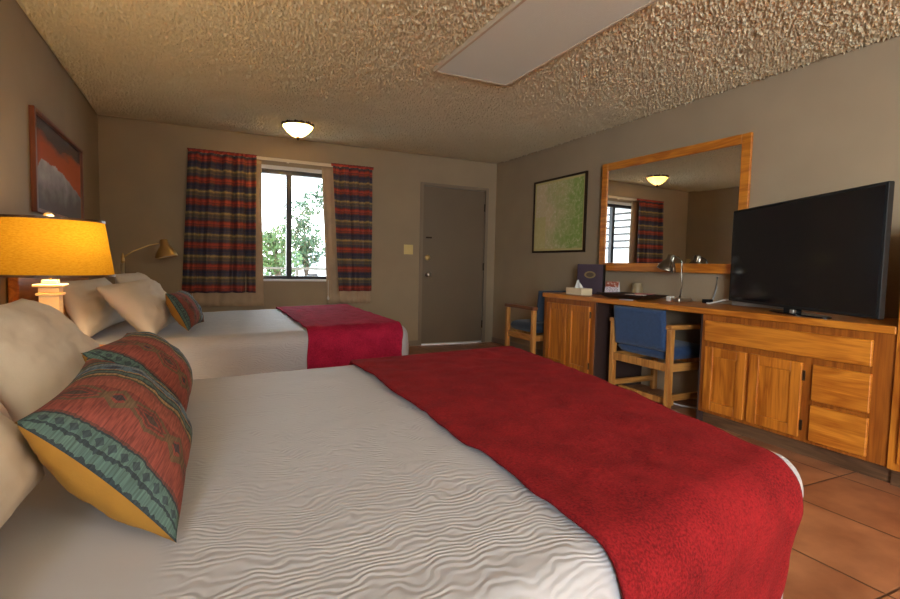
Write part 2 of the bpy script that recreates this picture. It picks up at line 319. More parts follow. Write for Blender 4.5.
# ------------------------------------------------------------------ mesh building
class MB:
    def __init__(s): s.v, s.f, s.uv = [], [], {}
    def add(s, vs, fs):
        k = len(s.v); s.v += [Vector(p) for p in vs]; s.f += [tuple(i+k for i in f) for f in fs]; return s
    def box(s, x0, x1, y0, y1, z0, z1):
        x0, x1 = sorted((x0, x1)); y0, y1 = sorted((y0, y1)); z0, z1 = sorted((z0, z1))
        return s.add([(x0,y0,z0),(x1,y0,z0),(x1,y1,z0),(x0,y1,z0),(x0,y0,z1),(x1,y0,z1),(x1,y1,z1),(x0,y1,z1)],
                     [(3,2,1,0),(4,5,6,7),(0,1,5,4),(1,2,6,5),(2,3,7,6),(3,0,4,7)])
    def lathe(s, prof, c=(0, 0, 0), n=32, ax='z', cap=True):
        vs, fs = [], []
        for r, h in prof:
            for i in range(n):
                a = 2*PI*i/n; p = (r*math.cos(a), r*math.sin(a), h)
                if ax == 'y': p = (p[0], p[2], -p[1])
                if ax == 'x': p = (p[2], p[0], p[1])
                vs.append((p[0]+c[0], p[1]+c[1], p[2]+c[2]))
        for j in range(len(prof)-1):
            for i in range(n): fs.append((j*n+i, j*n+(i+1) % n, (j+1)*n+(i+1) % n, (j+1)*n+i))
        if cap:
            if prof[0][0] > 1e-4: fs.append(tuple(range(n-1, -1, -1)))
            if prof[-1][0] > 1e-4: fs.append(tuple((len(prof)-1)*n+i for i in range(n)))
        return s.add(vs, fs)
    def tube(s, pts, r, n=10):
        pts = [Vector(p) for p in pts]; vs, fs = [], []
        up = Vector((0, 0, 1))
        for i, p in enumerate(pts):
            d = (pts[min(i+1, len(pts)-1)] - pts[max(i-1, 0)]).normalized()
            a = d.cross(up)
            if a.length < .05: a = d.cross(Vector((1, 0, 0)))
            a.normalize(); b = d.cross(a)
            rr = r[i] if isinstance(r, (list, tuple)) else r
            for k in range(n):
                t = 2*PI*k/n; vs.append(p + a*rr*math.cos(t) + b*rr*math.sin(t))
        for j in range(len(pts)-1):
            for k in range(n): fs.append((j*n+k, j*n+(k+1) % n, (j+1)*n+(k+1) % n, (j+1)*n+k))
        fs.append(tuple(range(n-1, -1, -1))); fs.append(tuple((len(pts)-1)*n+k for k in range(n)))
        return s.add(vs, fs)
    def grid(s, fn, nu, nv, uvf=None, close_u=False):
        k = len(s.v)
        for j in range(nv+1):
            for i in range(nu+1):
                if uvf: s.uv[len(s.v)] = uvf(i/nu, j/nv)
                s.v.append(Vector(fn(i/nu, j/nv)))
        for j in range(nv):
            for i in range(nu):
                q = k+j*(nu+1)+i; s.f.append((q, q+1, q+nu+2, q+nu+1))
        return s
    def build(s, name, mat, parent=None, origin=None, bevel=0, smooth=False, solid=0, seg=2, offset=-1, subd=0):
        """one mesh object; vertices are world points moved to ORIGIN (or to the parent's place) when origin is given"""
        o0 = Vector(origin) if origin is not None else Vector((0, 0, 0))
        me = bpy.data.meshes.new(name)
        me.from_pydata([tuple(p-o0) for p in s.v], [], s.f)
        if s.uv:
            l = me.uv_layers.new(name='UVMap')
            for lp in me.loops: l.data[lp.index].uv = s.uv.get(lp.vertex_index, (0, 0))
        me.update()
        bm = bmesh.new(); bm.from_mesh(me); bmesh.ops.recalc_face_normals(bm, faces=bm.faces); bm.to_mesh(me); bm.free()
        me.materials.append(M[mat] if isinstance(mat, str) else mat)
        o = bpy.data.objects.new(name, me); COL.objects.link(o)
        if parent: o.parent = parent
        elif origin is not None: o.location = o0
        if smooth:
            for p in me.polygons: p.use_smooth = True
        if solid:
            q = o.modifiers.new('solid', 'SOLIDIFY'); q.thickness = solid; q.offset = offset
        if bevel:
            q = o.modifiers.new('bevel', 'BEVEL'); q.width = bevel; q.segments = seg; q.limit_method = 'ANGLE'; q.angle_limit = .7; q.harden_normals = True
            for p in me.polygons: p.use_smooth = True
        if subd:
            q = o.modifiers.new('sub', 'SUBSURF'); q.levels = subd; q.render_levels = subd
        return o
def tag(o, label, cat, group=None, kind=None):
    o['label'] = label; o['category'] = cat
    if group: o['group'] = group
    if kind: o['kind'] = kind
    return o
def thing(name, label, cat, loc, rz=0, group=None):
    o = bpy.data.objects.new(name, None); COL.objects.link(o); o.empty_display_size = .1
    o.location = loc; o.rotation_euler = (0, 0, rz)
    return tag(o, label, cat, group)
def struct(o): o['kind'] = 'structure'; return o
def B(*a): return MB().box(*a)
def copy_tree(o, parent=None):
    c = o.copy(); COL.objects.link(c)
    if parent: c.parent = parent
    for ch in list(o.children): copy_tree(ch, c)
    return c
def picture(mb_fn, size, nu, nv, colour, name, mat, parent, origin=None):
    """a flat printed sheet whose colours come from COLOUR(u, v)"""
    mb = MB().grid(mb_fn, nu, nv, lambda u, v: (u, v))
    o = mb.build(name, mat, parent, origin)
    at = o.data.color_attributes.new('picture', 'FLOAT_COLOR', 'POINT')
    for i in range(len(o.data.vertices)): at.data[i].color = srgb(colour(*mb.uv[i]))
    return o
def nz(x, y, z=0, oct=5): return noise.fractal(Vector((x, y, z)), .9, 2.0, oct)
def mixc(a, b, t): t = max(0, min(1, t)); return tuple(a[i]*(1-t)+b[i]*t for i in range(3))

# ------------------------------------------------------------------ the room
WX0, WX1, WZ0, WZ1 = 1.10, 2.46, .83, 2.09            # front window opening
DX0, DX1, DH = 3.393, 4.303, 2.03                     # door opening
T = .14
struct(B(-T, RW+T, RB-T, RL+T, -.12, 0).build('floor', 'tile'))
ceil = struct(B(-T, RW+T, RB-T, RL+T, RH, RH+.1).build('ceiling', 'ceiling'))
pc = MB().grid(lambda u, v: (.02+(RW-.03)*u, .2+(RL-.4)*v, RH-.002), 3, 4).build('popcorn_texture', 'ceiling', ceil, smooth=True)
q = pc.modifiers.new('cells', 'SUBSURF'); q.subdivision_type = 'SIMPLE'; q.levels = q.render_levels = 8
tx_ = bpy.data.textures.new('popcorn', 'CLOUDS'); tx_.noise_scale = .0125; tx_.noise_depth = 1; tx_.contrast = 2.4
q = pc.modifiers.new('popcorn', 'DISPLACE'); q.texture = tx_; q.direction = 'Z'; q.strength = -.028; q.mid_level = .25; q.texture_coords = 'GLOBAL'
A0, A1, C0, C1 = -3.7, -1.5, .85, 2.15  # left wall opening for the added, unseen window
struct(MB().box(-T, 0, RB-T, A0, 0, RH).box(-T, 0, A0, A1, 0, C0).box(-T, 0, A0, A1, C1, RH).box(-T, 0, A1, RL+T, 0, RH).build('wall_left', 'wall'))
struct(B(RW, RW+T, RB-T, RL+T, 0, RH).build('wall_right', 'wall'))
w = MB()
for x0, x1, z0, z1 in ((0, WX0, 0, RH), (WX0, WX1, 0, WZ0), (WX0, WX1, WZ1, RH), (WX1, DX0, 0, RH), (DX0, DX1, DH, RH), (DX1, RW, 0, RH)):
    w.box(x0, x1, RL, RL+T, z0, z1)
struct(w.build('wall_far', 'wall'))
struct(B(0, RW, RB-T, RB, 0, RH).build('wall_rear', 'wall'))
# door slab with its hardware
door = struct(B(DX0+.012, DX1-.012, RL+.012, RL+.055, .022, DH-.012).build('door_1', 'doorp', origin=(DX0, RL, 0), bevel=.004))
O = (DX0, RL, 0)
fr = MB()
fr.box(DX0-.035, DX0+.01, RL-.012, RL+.1, 0, DH+.03); fr.box(DX1-.01, DX1+.035, RL-.012, RL+.1, 0, DH+.03); fr.box(DX0+.01, DX1-.01, RL-.012, RL+.1, DH-.01, DH+.03)
struct(fr.build('trim_1', 'trim', bevel=.004))
k = MB().lathe([(.032, 0), (.032, -.008), (.012, -.012), (.012, -.03), (.027, -.042), (.03, -.058), (.02, -.068), (0, -.069)], (DX0+.085, RL+.012, .905), 24, 'y')
k.build('door_knob', 'nickel', door, O, smooth=True)
MB().lathe([(.036, 0), (.036, -.008), (.028, -.018), (.016, -.02), (0, -.02)], (DX0+.083, RL+.012, 1.12), 24, 'y').build('deadbolt', 'brass', door, O, smooth=True)
B(DX0+.055, DX0+.135, RL-.002, RL+.012, 1.365, 1.385).build('door_latch_plate', 'bronze', door, O, .002)
for z in (.25, 1.02, 1.80): B(DX1-.02, DX1-.002, RL-.004, RL+.014, z-.05, z+.05).build('hinge', 'bronze', door, O, .002)
B(DX0+.02, DX1-.02, RL+.006, RL+.03, .003, .022).build('door_sweep', 'white_plastic', door, O)
# baseboards (painted, low)
struct(B(0, DX0-.036, RL-.012, RL, 0, .07).build('baseboard_far', 'trim', bevel=.003))
struct(B(RW-.012, RW, 4.14, RL, 0, .07).build('baseboard_right', 'trim', bevel=.003))
struct(B(0, .012, RB, RL, 0, .07).build('baseboard_left', 'trim', bevel=.003))
# window 1
win = struct(MB().box(WX0, WX1, RL+.05, RL+.11, WZ0, WZ0+.04).box(WX0, WX1, RL+.05, RL+.11, WZ1-.085, WZ1).box(WX0, WX0+.05, RL+.05, RL+.11, WZ0, WZ1).box(WX1-.05, WX1, RL+.05, RL+.11, WZ0, WZ1)
             .box(1.755, 1.812, RL+.045, RL+.115, WZ0+.04, WZ1-.085).build('window_1', 'alu', origin=(WX0, RL, WZ0), bevel=.004))
for x0, x1 in ((WX0+.05, 1.755), (1.812, WX1-.05)): B(x0, x1, RL+.078, RL+.082, WZ0+.04, WZ1-.085).build('window_pane', 'glass', win, (WX0, RL, WZ0))
B(WX0+.001, WX1-.001, RL-.012, RL+.05, WZ0-.02, WZ0+.004).build('window_sill', 'sill', win, (WX0, RL, WZ0), .004)
B(WX0+.001, WX1-.001, RL+.02, RL+.05, WZ1-.04, WZ1).build('window_head', 'sill', win, (WX0, RL, WZ0), .004)
# unseen window added behind the viewpoint to carry the cool side fill
f = MB()
for a in ((A0, A1, C0, C0+.05), (A0, A1, C1-.05, C1), (A0, A0+.05, C0, C1), (A1-.05, A1, C0, C1)): f.box(-.1, -.05, *a)
added_win = struct(f.build('added_window', 'alu', origin=(0, A0, C0)))
B(-.078, -.074, A0+.05, A1-.05, C0+.05, C1-.05).build('window_pane', 'glass', added_win, (0, A0, C0))

# ------------------------------------------------------------------ built-in desk wall
XF = 3.885                                             # front plane of the cabinets
O = (XF, 1.285, .745)
tag(B(XF, RW, 1.285, 4.14, .745, .785).build('desk_worktop', 'oak_h', origin=O, bevel=.006), 'long oak worktop running from the two-door cupboard to the tall cabinet', 'worktop')
def panel_door(parent, O, xf, y0, y1, z0, z1, rail=.062, hinge=None):
    f = MB(); t = .02
    f.box(xf-t, xf, y0, y0+rail, z0, z1).box(xf-t, xf, y1-rail, y1, z0, z1)
    f.box(xf-t+.0006, xf, y0+rail, y1-rail, z0, z0+rail).box(xf-t+.0006, xf, y0+rail, y1-rail, z1-rail, z1)
    d = f.build('door', 'oak_v', parent, O, .004)
    p = B(xf-.008, xf, y0+rail-.001, y1-rail+.001, z0+rail-.001, z1-rail+.001).build('door_panel', 'oak_v', d, (0, 0, 0))
    p.data.transform(Matrix.Translation(-Vector(O)))
    if hinge is not None:
        for z in (z0+.07, z1-.07):
            h = MB().tube([(xf-.012, hinge, z-.028), (xf-.012, hinge, z+.028)], .007, 8).build('hinge', 'bronze', d)
            h.data.transform(Matrix.Translation(-Vector(O)))
    return d
# two-door pedestal
c = thing('cupboard', 'two-door oak cupboard at the far end of the long worktop', 'cupboard', (XF+.02, 3.75, 0)); O = c.location.copy()
xf = XF+.018
B(xf, RW-.002, 3.40, 4.125, .09, .745).build('cabinet_body', 'oak_body', c, O, .003)
B(xf+.004, RW-.002, 3.385, 3.40, .0, .745).build('side_panel', 'panel_dark', c, O)
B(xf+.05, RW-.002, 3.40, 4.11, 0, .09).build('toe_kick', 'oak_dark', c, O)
panel_door(c, O, xf, 3.765, 4.06, .115, .70, .055)
panel_door(c, O, xf, 3.455, 3.745, .115, .70, .055, 3.447)
# sideboard below the television
c = thing('sideboard', 'oak sideboard with two doors and drawers below the television', 'sideboard', (XF+.02, 1.82, 0)); O = c.location.copy()
B(xf, RW-.002, 1.285, 2.355, .09, .745).build('cabinet_body', 'oak_body', c, O, .003)
B(xf+.004, RW-.002, 2.355, 2.37, 0, .745).build('side_panel', 'panel_dark', c, O)
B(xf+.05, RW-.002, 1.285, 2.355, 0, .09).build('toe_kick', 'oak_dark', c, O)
B(xf-.022, xf, 1.375, 2.325, .57, .705).build('false_drawer_front', 'oak_h', c, O, .007)
panel_door(c, O, xf, 2.03, 2.315, .115, .535, .06)
panel_door(c, O, xf, 1.70, 2.005, .115, .535, .06, 1.69)
B(xf-.022, xf, 1.37, 1.645, .335, .535).build('drawer', 'oak_h', c, O, .007)
B(xf-.022, xf, 1.37, 1.645, .112, .312).build('drawer', 'oak_h', c, O, .007)
# tall cabinet at the right edge
c = thing('tall_cabinet', 'tall oak cabinet standing beside the television end of the worktop', 'cabinet', (XF+.02, .9, 0)); O = c.location.copy()
B(XF, RW-.002, .55, 1.28, .09, 1.32).build('cabinet_body', 'oak_v', c, O, .004)
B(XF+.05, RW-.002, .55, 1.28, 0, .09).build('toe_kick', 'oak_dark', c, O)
panel_door(c, O, XF, .62, 1.235, .13, .72, .07)
panel_door(c, O, XF, .62, 1.235, .75, 1.28, .07)

# mirror in an oak frame
c = thing('wall_mirror', 'large oak framed mirror hung above the worktop', 'mirror', (RW-.045, 3.18, 1.52), math.radians(2.45)); 
hy, hz = .728, .508; fw_ = .072
f = MB().box(-.012, .012, -hy, -hy+fw_, -hz, hz).box(-.012, .012, hy-fw_, hy, -hz, hz).box(-.0116, .012, -hy+fw_, hy-fw_, hz-fw_, hz).box(-.03, .012, -hy+fw_-.001, hy-fw_+.001, -hz, -hz+.075)
f.build('frame', 'oak_h', c, bevel=.005)
B(-.002, .004, -hy+fw_-.004, hy-fw_+.004, -hz+.07, hz-fw_+.004).build('mirror_glass', 'mirror', c)

# map in a dark frame on the right wall
c = thing('framed_map', 'green and tan relief map in a thin dark frame', 'picture', (RW-.012, 4.68, 1.61)); O = c.location.copy()
y0, y1, z0, z1 = 4.205, 5.13, 1.198, 2.025
f = MB()
for a in ((y0, y0+.022, z0, z1), (y1-.022, y1, z0, z1), (y0+.022, y1-.022, z0, z0+.022), (y0+.022, y1-.022, z1-.022, z1)): f.box(RW-.026, RW-.001, *a)
f.build('frame', 'bronze', c, O, .003)
def mapc(u, v):
    g = nz(u*3, v*3, 2)*.5+.5; h = nz(u*9, v*9, 5); r = nz(u*24, v*18, 9)
    c = mixc((206, 186, 146), (140, 164, 84), (u-.35)*1.6+g*.8-.25 + h*.2)
    c = mixc(c, (226, 212, 184), (abs(h) < .06)*.45 + max(0, r)*.4)
    c = mixc(c, (186, 184, 96), .4 if u < .25 and v < .5 else 0)
    if u < .03 or u > .97 or v < .03 or v > .97: c = (196, 180, 120)
    return c
picture(lambda u, v: (RW-.014, y1-.02-u*(y1-y0-.04), z0+.02+v*(z1-z0-.04)), None, 120, 110, mapc, 'map_sheet', 'print_paper', c, O)

# framed landscape on the left wall
c = thing('framed_landscape', 'wood framed picture of a pale rock below an orange sky above the bed', 'picture', (.012, 4.5, 1.6)); O = c.location.copy()
y0, y1, z0, z1 = 3.77, 5.12, 1.29, 1.895
f = MB()
for a in ((y0, y0+.03, z0, z1), (y1-.03, y1, z0, z1), (y0+.03, y1-.03, z0, z0+.025), (y0+.03, y1-.03, z1-.025, z1)): f.box(.001, .03, *a)
f.build('frame', wood('red_brown_frame', (92, 42, 14), (136, 70, 28), 'z'), c, O, .003)
def landc(u, v):
    n1 = nz(u*3, v*5, 1)*.5
    sky = mixc((206, 92, 52), (88, 82, 86), (v-.70 + n1*.16 - .06*u)*6)
    sky = mixc(sky, (120, 84, 76), max(0, .12-u)*6)
    ridge = .56 - .30*max(0, u-.42) - 3.2*max(0, .13-u)**1.2 - .22*max(0, u-.75) + nz(u*6, 0, 3)*.025
    if v < ridge:
        return mixc((120, 114, 118), (226, 220, 222), (v-.10)*1.9 - .5*max(0, u-.5) + nz(u*9, v*7, 7)*.22)
    return sky
picture(lambda u, v: (.012, y0+.025+u*(y1-y0-.05), z0+.02+v*(z1-z0-.04)), None, 130, 90, landc, 'print', 'print_glossy', c, O)

# light switch plate
c = thing('light_switch', 'square ivory double light switch on the wall between curtain and door', 'light switch', (3.21, RL-.004, 1.215)); O = c.location.copy()
B(3.15, 3.27, RL-.008, RL-.001, 1.155, 1.275).build('switch_plate', 'ivory', c, O, .003)
for x in (3.187, 3.233): B(x-.006, x+.006, RL-.02, RL-.008, 1.203, 1.227).build('toggle', 'ivory', c, O, .002)

# ceiling lights
c = thing('dome_light', 'lit glass bowl ceiling light with bronze rim close to the window', 'ceiling light', (1.755, 5.33, RH)); O = c.location.copy()
MB().lathe([(.14, 0), (.155, -.006), (.158, -.022), (.150, -.036), (.138, -.04)], (1.755, 5.33, RH), 40).build('rim', 'bronze', c, O, smooth=True)
MB().lathe([(.144, -.036), (.138, -.052), (.112, -.082), (.078, -.110), (.042, -.132), (.0, -.142)], (1.755, 5.33, RH), 40).build('glass_bowl', 'bowl', c, O, smooth=True)
MB().lathe([(.014, -.136), (.02, -.144), (.013, -.156), (.007, -.170), (0, -.176)], (1.755, 5.33, RH), 16).build('finial', 'bronze', c, O, smooth=True)
light('dome_light_bulb', 'POINT', (1.755, 5.33, RH-.075), 34, (1, .82, .54), .03)
c = thing('fluorescent_fixture', 'unlit long fluorescent panel on the textured ceiling', 'ceiling light', (2.63, 2.65, RH)); O = c.location.copy()
f = MB(); x0, x1, y0, y1 = 2.335, 2.925, 1.93, 3.345
for a in ((x0, x0+.02, y0, y1), (x1-.02, x1, y0, y1), (x0+.02, x1-.02, y0, y0+.02), (x0+.02, x1-.02, y1-.02, y1)): f.box(a[0], a[1], a[2], a[3], RH-.045, RH-.001)
f.build('frame', 'rod', c, O, .003)
B(x0+.015, x1-.015, y0+.015, y1-.015, RH-.042, RH-.03).build('lens_panel', 'lens', c, O)

# ------------------------------------------------------------------ curtains
def pleated(x0t, x1t, x0b, x1b, y, zt, zb, n, amp, phase, uvx=0, seed=0):
    """hanging cloth: gathered at the rod, folds opening to the hem"""
    def fn(u, v):
        z = zb + (zt-zb)*v
        xa = x0b + (x0t-x0b)*v; xb = x1b + (x1t-x1b)*v
        uu = u + .012*math.sin(9*u+seed+v*2)
        a = amp*(.55+.45*(1-v))*(.7+.5*nz(u*5, v*1.5, seed, 2))
        return (xa+(xb-xa)*uu, y + a*math.sin(2*PI*n*u+phase+.5*nz(u*2, v*2, seed+4, 2)) + .25*amp*math.sin(2*PI*n*2.3*u+seed), z)
    return fn
def curtain(label, xs, lin, y, seed, hem, lhem):
    c = thing('curtain', label, 'curtain', ((xs[0]+xs[1])/2, y, hem), 0, None); O = c.location.copy()
    zt = 2.125
    MB().grid(pleated(xs[0], xs[1], xs[2], xs[3], y, zt, hem, 4.6 if xs[1]-xs[0] > .55 else 3.6, .064, seed, seed=seed), 110, 60,
              lambda u, v: (u, hem+(zt-hem)*v)).build('striped_panel', 'stripe', c, O, smooth=True, solid=.004, offset=0)
    MB().grid(pleated(xs[0]-.01, xs[1]+.01, xs[0]-.005, xs[1]+.005, y+.012, zt+.035, zt+.001, 13, .012, seed+1, seed=seed), 120, 4,
              lambda u, v: (u, 2.07+.03*v)).build('gathered_heading', 'stripe', c, O, smooth=True, solid=.004, offset=0)
    MB().grid(pleated(lin[0], lin[1], lin[2], lin[3], y+.070, zt-.012, lhem, 4, .014, seed+2, seed=seed+5), 90, 30,
              lambda u, v: (u, v)).build('lining', 'lining', c, O, smooth=True, solid=.004, offset=0)
    return c
YC = RL-.105
curtain('wide striped curtain on the bed side of the window', (.775, 1.425, .69, 1.415), (.79, 1.49, .70, 1.50), YC, 1.3, .69, .54)
curtain('narrow striped curtain beside the door side of the window', (2.235, 2.705, 2.31, 2.715), (2.135, 2.70, 2.20, 2.72), YC, 4.1, .705, .555)
c = thing('curtain_rod', 'cream curtain rod across the top of the window', 'curtain rod', (1.74, RL-.07, 2.14)); O = c.location.copy()
MB().box(.79, 2.70, YC+.046, YC+.056, 2.122, 2.156).build('rail', 'rod', c, O, .003)
for x in (.80, 1.76, 2.69): B(x-.012, x+.012, YC+.056, RL-.001, 2.122, 2.146).build('bracket', 'rod', c, O, .002)
for k_, (x, z, lab) in enumerate(((.80, .60, 'small white curtain pull hanging below the wide striped curtain'), (2.20, .63, 'small white curtain pull hanging below the narrow striped curtain'))):
    c = thing('curtain_pull', lab, 'curtain pull', (x, YC+.02, z)); O = c.location.copy()
    MB().tube([(x, YC+.02, z+.02), (x, YC+.02, z+.20)], .003, 6).build('cord', 'white_plastic', c, O)
    MB().lathe([(0, -.03), (.012, -.026), (.015, -.008), (.008, .012), (.004, .025)], (x, YC+.02, z), 12).build('knob', 'white_plastic', c, O, smooth=True)

# ------------------------------------------------------------------ beds
def drape(p, q, core, r, ztop, extra=0, maxd=9, wob=0, seed=0, flare=.06):
    x0, x1, y0, y1 = core
    cx = min(max(p, x0), x1); cy = min(max(q, y0), y1)
    d = Vector((p-cx, q-cy)); L = d.length
    if L > maxd: d *= maxd/L; L = maxd
    if L < 1e-9: return Vector((p, q, ztop(p, q)+extra))
    d.normalize(); R = r+extra
    s = L
    if s < R*PI/2:
        h = R*math.sin(s/R); z = -R*(1-math.cos(s/R))
    else:
        dd = s-R*PI/2; fl = flare*dd + wob*dd*nz(p*3+seed, q*3, 1, 2)
        h = R+fl; z = -R-dd
    return Vector((cx+d.x*h, cy+d.y*h, ztop(cx, cy)+extra+z))
def bed(label, thr_label, x0, x1, y0, y1, ztop, tx, mat, skew, skew_y, thr_q, seed, flare=.06):
    c = thing('bed', label, 'bed', (0, (y0+y1)/2, 0), 0, None); O = c.location.copy()
    r = .085; core = (x0+r, x1-r, y0+r, y1-r); D = r*PI/2+.40
    def warp(P): 
        v = (P.y-y0)/(y1-y0); k = min(1.3, max(0, P.x-1.0)/(x1-1.0))
        return Vector((P.x + skew*v*max(0, (P.x-x0))/(x1-x0), P.y + skew_y*k*(1-v), P.z))
    P0, P1, Q0, Q1 = core[0]-r, core[1]+D, core[2]-D, core[3]+D
    def fn(u, v):
        p = P0+(P1-P0)*u; q = Q0+(Q1-Q0)*v
        a = drape(p, q, core, r, ztop, 0, D, .22 if flare > 0 else .08, seed, flare)
        a.z += .004*nz(p*4, q*4, seed, 3)
        return warp(a)
    MB().grid(fn, 130, 150, lambda u, v: (P0+(P1-P0)*u, Q0+(Q1-Q0)*v)).build('coverlet', 'coverlet', c, O, smooth=True, solid=.006)
    B(x0+.03, x1-.10, y0+.30, y1-.06, .30, .53).build('mattress', 'chain', c, O, .05, seg=3)
    B(x0+.03, x1-.14, y0+.32, y1-.12, .12, .30).build('box_spring', 'white_plastic', c, O, .02)
    for x in (x0+.12, x1-.25):
        for y in (y0+.40, y1-.20): B(x-.03, x+.03, y-.03, y+.03, 0, .12).build('leg', 'black', c, O)
    hb = B(.006, .052, y0+(-.04), y1+.04, .35, .93).build('headboard', 'oak_h', c, O, .008)
    # runner across the foot
    q0, q1 = core[2]-thr_q[0], core[3]+thr_q[1]
    def tf(u, v):
        q = q0+(q1-q0)*v
        lo = tx[0] - .11*(skew > .1)*v + .012*nz(q*4, seed, 2, 2); hi = tx[1] + (tx[2]-tx[1])*v + .008*nz(q*5, seed+3, 0, 2)
        p = lo+(hi-lo)*u
        a = drape(p, q, core, r, ztop, .011, 9, .25 if flare > 0 else .1, seed, flare)
        fold = .009*max(0, nz(p*6, q*2.0, seed+2, 3)) + .005*nz(p*14, q*9, seed, 2)
        if core[2]-.05 < q < core[3]: a.z += fold
        else: a.y += (-1 if q < core[2] else 1)*abs(fold)*1.6
        return warp(a)
    th = MB().grid(tf, 70, 170, lambda u, v: (u, v)).build('bed_runner', mat, None, (tx[0], (y0+y1)/2, .6), smooth=True, solid=.009, offset=1)
    tag(th, thr_label, 'bed runner')
    return c
bed('queen bed in the foreground under a rippled white coverlet', 'scarlet chenille runner draped over the foot of the nearest bed',
    .055, 2.205, .47, 2.26, lambda x, y: .548+.030*x - .035*max(0, (1.2-y))*max(0, x-1.2), (1.47, 2.055, 2.165), 'throw', .17, .23, (.50, .35), 3, -.16)
bed('queen bed beside the window under a rippled white coverlet', 'crimson chenille runner draped over the foot of the bed beside the window',
    .055, 2.20, 3.33, 5.07, lambda x, y: .550+.028*x, (1.49, 2.13, 2.13), 'throw2', .03, .0, (.50, .30), 8)

# ------------------------------------------------------------------ pillows and cushions
def pillow_mesh(c00, c10, c11, c01, t, n=44, side=0, wr=.012, seed=0, pinch=.07, pw=2.6):
    """cloth side(s) stretched over four corners: near-low, far-low, far-high, near-high; side 1 = front, -1 = back, 0 = both"""
    c00, c10, c11, c01 = map(Vector, (c00, c10, c11, c01))
    nrm = (c10-c00).cross(c01-c00).normalized()            # faces away from the headboard
    mb = MB()
    def mk(sg):
        def fn(u, v):
            a, b = 2*u-1, 2*v-1
            uu = .5 + a/2*(1-pinch*(1-b*b)*abs(a)); vv = .5 + b/2*(1-pinch*(1-a*a)*abs(b))
            p = c00*(1-uu)*(1-vv)+c10*uu*(1-vv)+c11*uu*vv+c01*(1-uu)*vv
            h = ((1-abs(a)**pw)*(1-abs(b)**pw))
            h = max(h, 0)**.55
            w = wr*nz(a*2.2+seed, b*2.2, sg*2, 4)*min(1, h*2) + wr*.5*abs(nz(a*1.2-b*2+seed, a+b, 7, 2))*min(1, h*2)
            return p + nrm*sg*(t/2*h) + nrm*w
        return fn
    for sg in ((1, -1) if side == 0 else (side,)):
        mb.grid(mk(sg), n, n, lambda u, v: (u, v))
    return mb
def weld(o):
    bm = bmesh.new(); bm.from_mesh(o.data); bmesh.ops.remove_doubles(bm, verts=bm.verts, dist=1e-4)
    bmesh.ops.recalc_face_normals(bm, faces=bm.faces); bm.to_mesh(o.data); bm.free()
    return o
def pillow(label, corners, t, seed):
    ctr = sum((Vector(p) for p in corners), Vector())/4
    o = weld(pillow_mesh(*corners, t, seed=seed, wr=.011).build('pillow', 'chain', None, (ctr.x, ctr.y, min(p[2] for p in corners)), smooth=True))
    for p in o.data.polygons: p.use_smooth = True
    tag(o, label, 'pillow')
pillow('white pillow at the viewer side of the nearest bed, behind the nearest woven cushion', ((.60, .52, .60), (.61, 1.21, .61), (.42, 1.22, .885), (.40, .50, .90)), .18, 1)
pillow('white pillow on the nearest bed on the side of the amber lamp', ((.58, 1.36, .60), (.635, 2.12, .63), (.36, 2.10, .895), (.39, 1.42, .915)), .15, 5)
pillow('white pillow of the window-side bed, propped next to the lamp column', ((.31, 3.38, .575), (.42, 4.08, .61), (.30, 4.12, .90), (.165, 3.48, .90)), .17, 9)
pillow('plump white pillow leaning in front on the window-side bed', ((.64, 3.37, .585), (.74, 4.00, .61), (.57, 4.05, .895), (.355, 3.40, .87)), .19, 12)
pillow('white pillow of the window-side bed below the brass reading lamp', ((.55, 4.30, .60), (.60, 4.84, .61), (.42, 4.86, .92), (.33, 4.26, .92)), .18, 15)
def cushion(label, corners, t, seed):
    ctr = sum((Vector(p) for p in corners), Vector())/4
    c = thing('throw_cushion', label, 'cushion', (ctr.x, ctr.y, min(p[2] for p in corners))); O = c.location.copy()
    pillow_mesh(*corners, t, side=1, seed=seed, wr=.006, pinch=.10, pw=2.2).build('woven_front', 'kilim', c, O, smooth=True)
    o = pillow_mesh(*corners, t, side=-1, seed=seed, wr=.006, pinch=.10, pw=2.2).build('back_cover', 'mustard', c, O, smooth=True)
    o['label'] = 'plain mustard yellow back'
    cs = [Vector(p) for p in corners]
cushion('woven banded cushion with mustard back, closest to the viewer on the nearest bed', ((.845, .885, .588), (.86, 1.37, .60), (.645, 1.43, .80), (.622, .99, .775)), .19, 2)
cushion('woven banded cushion behind the closest cushion on the nearest bed', ((.84, 1.45, .60), (.85, 1.90, .605), (.665, 1.95, .79), (.618, 1.50, .80)), .19, 6)
cushion('small woven banded cushion with mustard back on the bed beside the window', ((.81, 3.46, .60), (.90, 3.88, .61), (.755, 3.93, .83), (.69, 3.47, .83)), .14, 11)

# ------------------------------------------------------------------ nightstands and lamps
def nightstand(label, y0, y1):
    c = thing('nightstand', label, 'nightstand', (.25, (y0+y1)/2, 0)); O = c.location.copy()
    B(.02, .47, y0, y1, .06, .56).build('cabinet_body', 'oak_v', c, O, .004)
    B(.005, .49, y0-.015, y1+.015, .56, .59).build('top', 'oak_h', c, O, .006)
    B(.05, .43, y0+.02, y1-.02, 0, .06).build('plinth', 'oak_dark', c, O)
    d = B(.47, .49, y0+.03, y1-.03, .36, .53).build('drawer', 'oak_h', c, O, .005)
    MB().lathe([(.008, 0), (.008, .012), (.016, .02), (.012, .03), (0, .032)], (.49, (y0+y1)/2, .445), 14, 'x').build('knob', 'bronze', d, O, smooth=True)
nightstand('oak nightstand between the two beds under the amber lamp', 2.46, 3.10)
nightstand('oak nightstand in the corner beyond the window-side bed', 5.22, 5.80)
LX, LY = .30, 2.74
c = thing('table_lamp', 'big amber drum lamp on a cream square column between the beds', 'lamp', (LX, LY, .59)); O = c.location.copy()
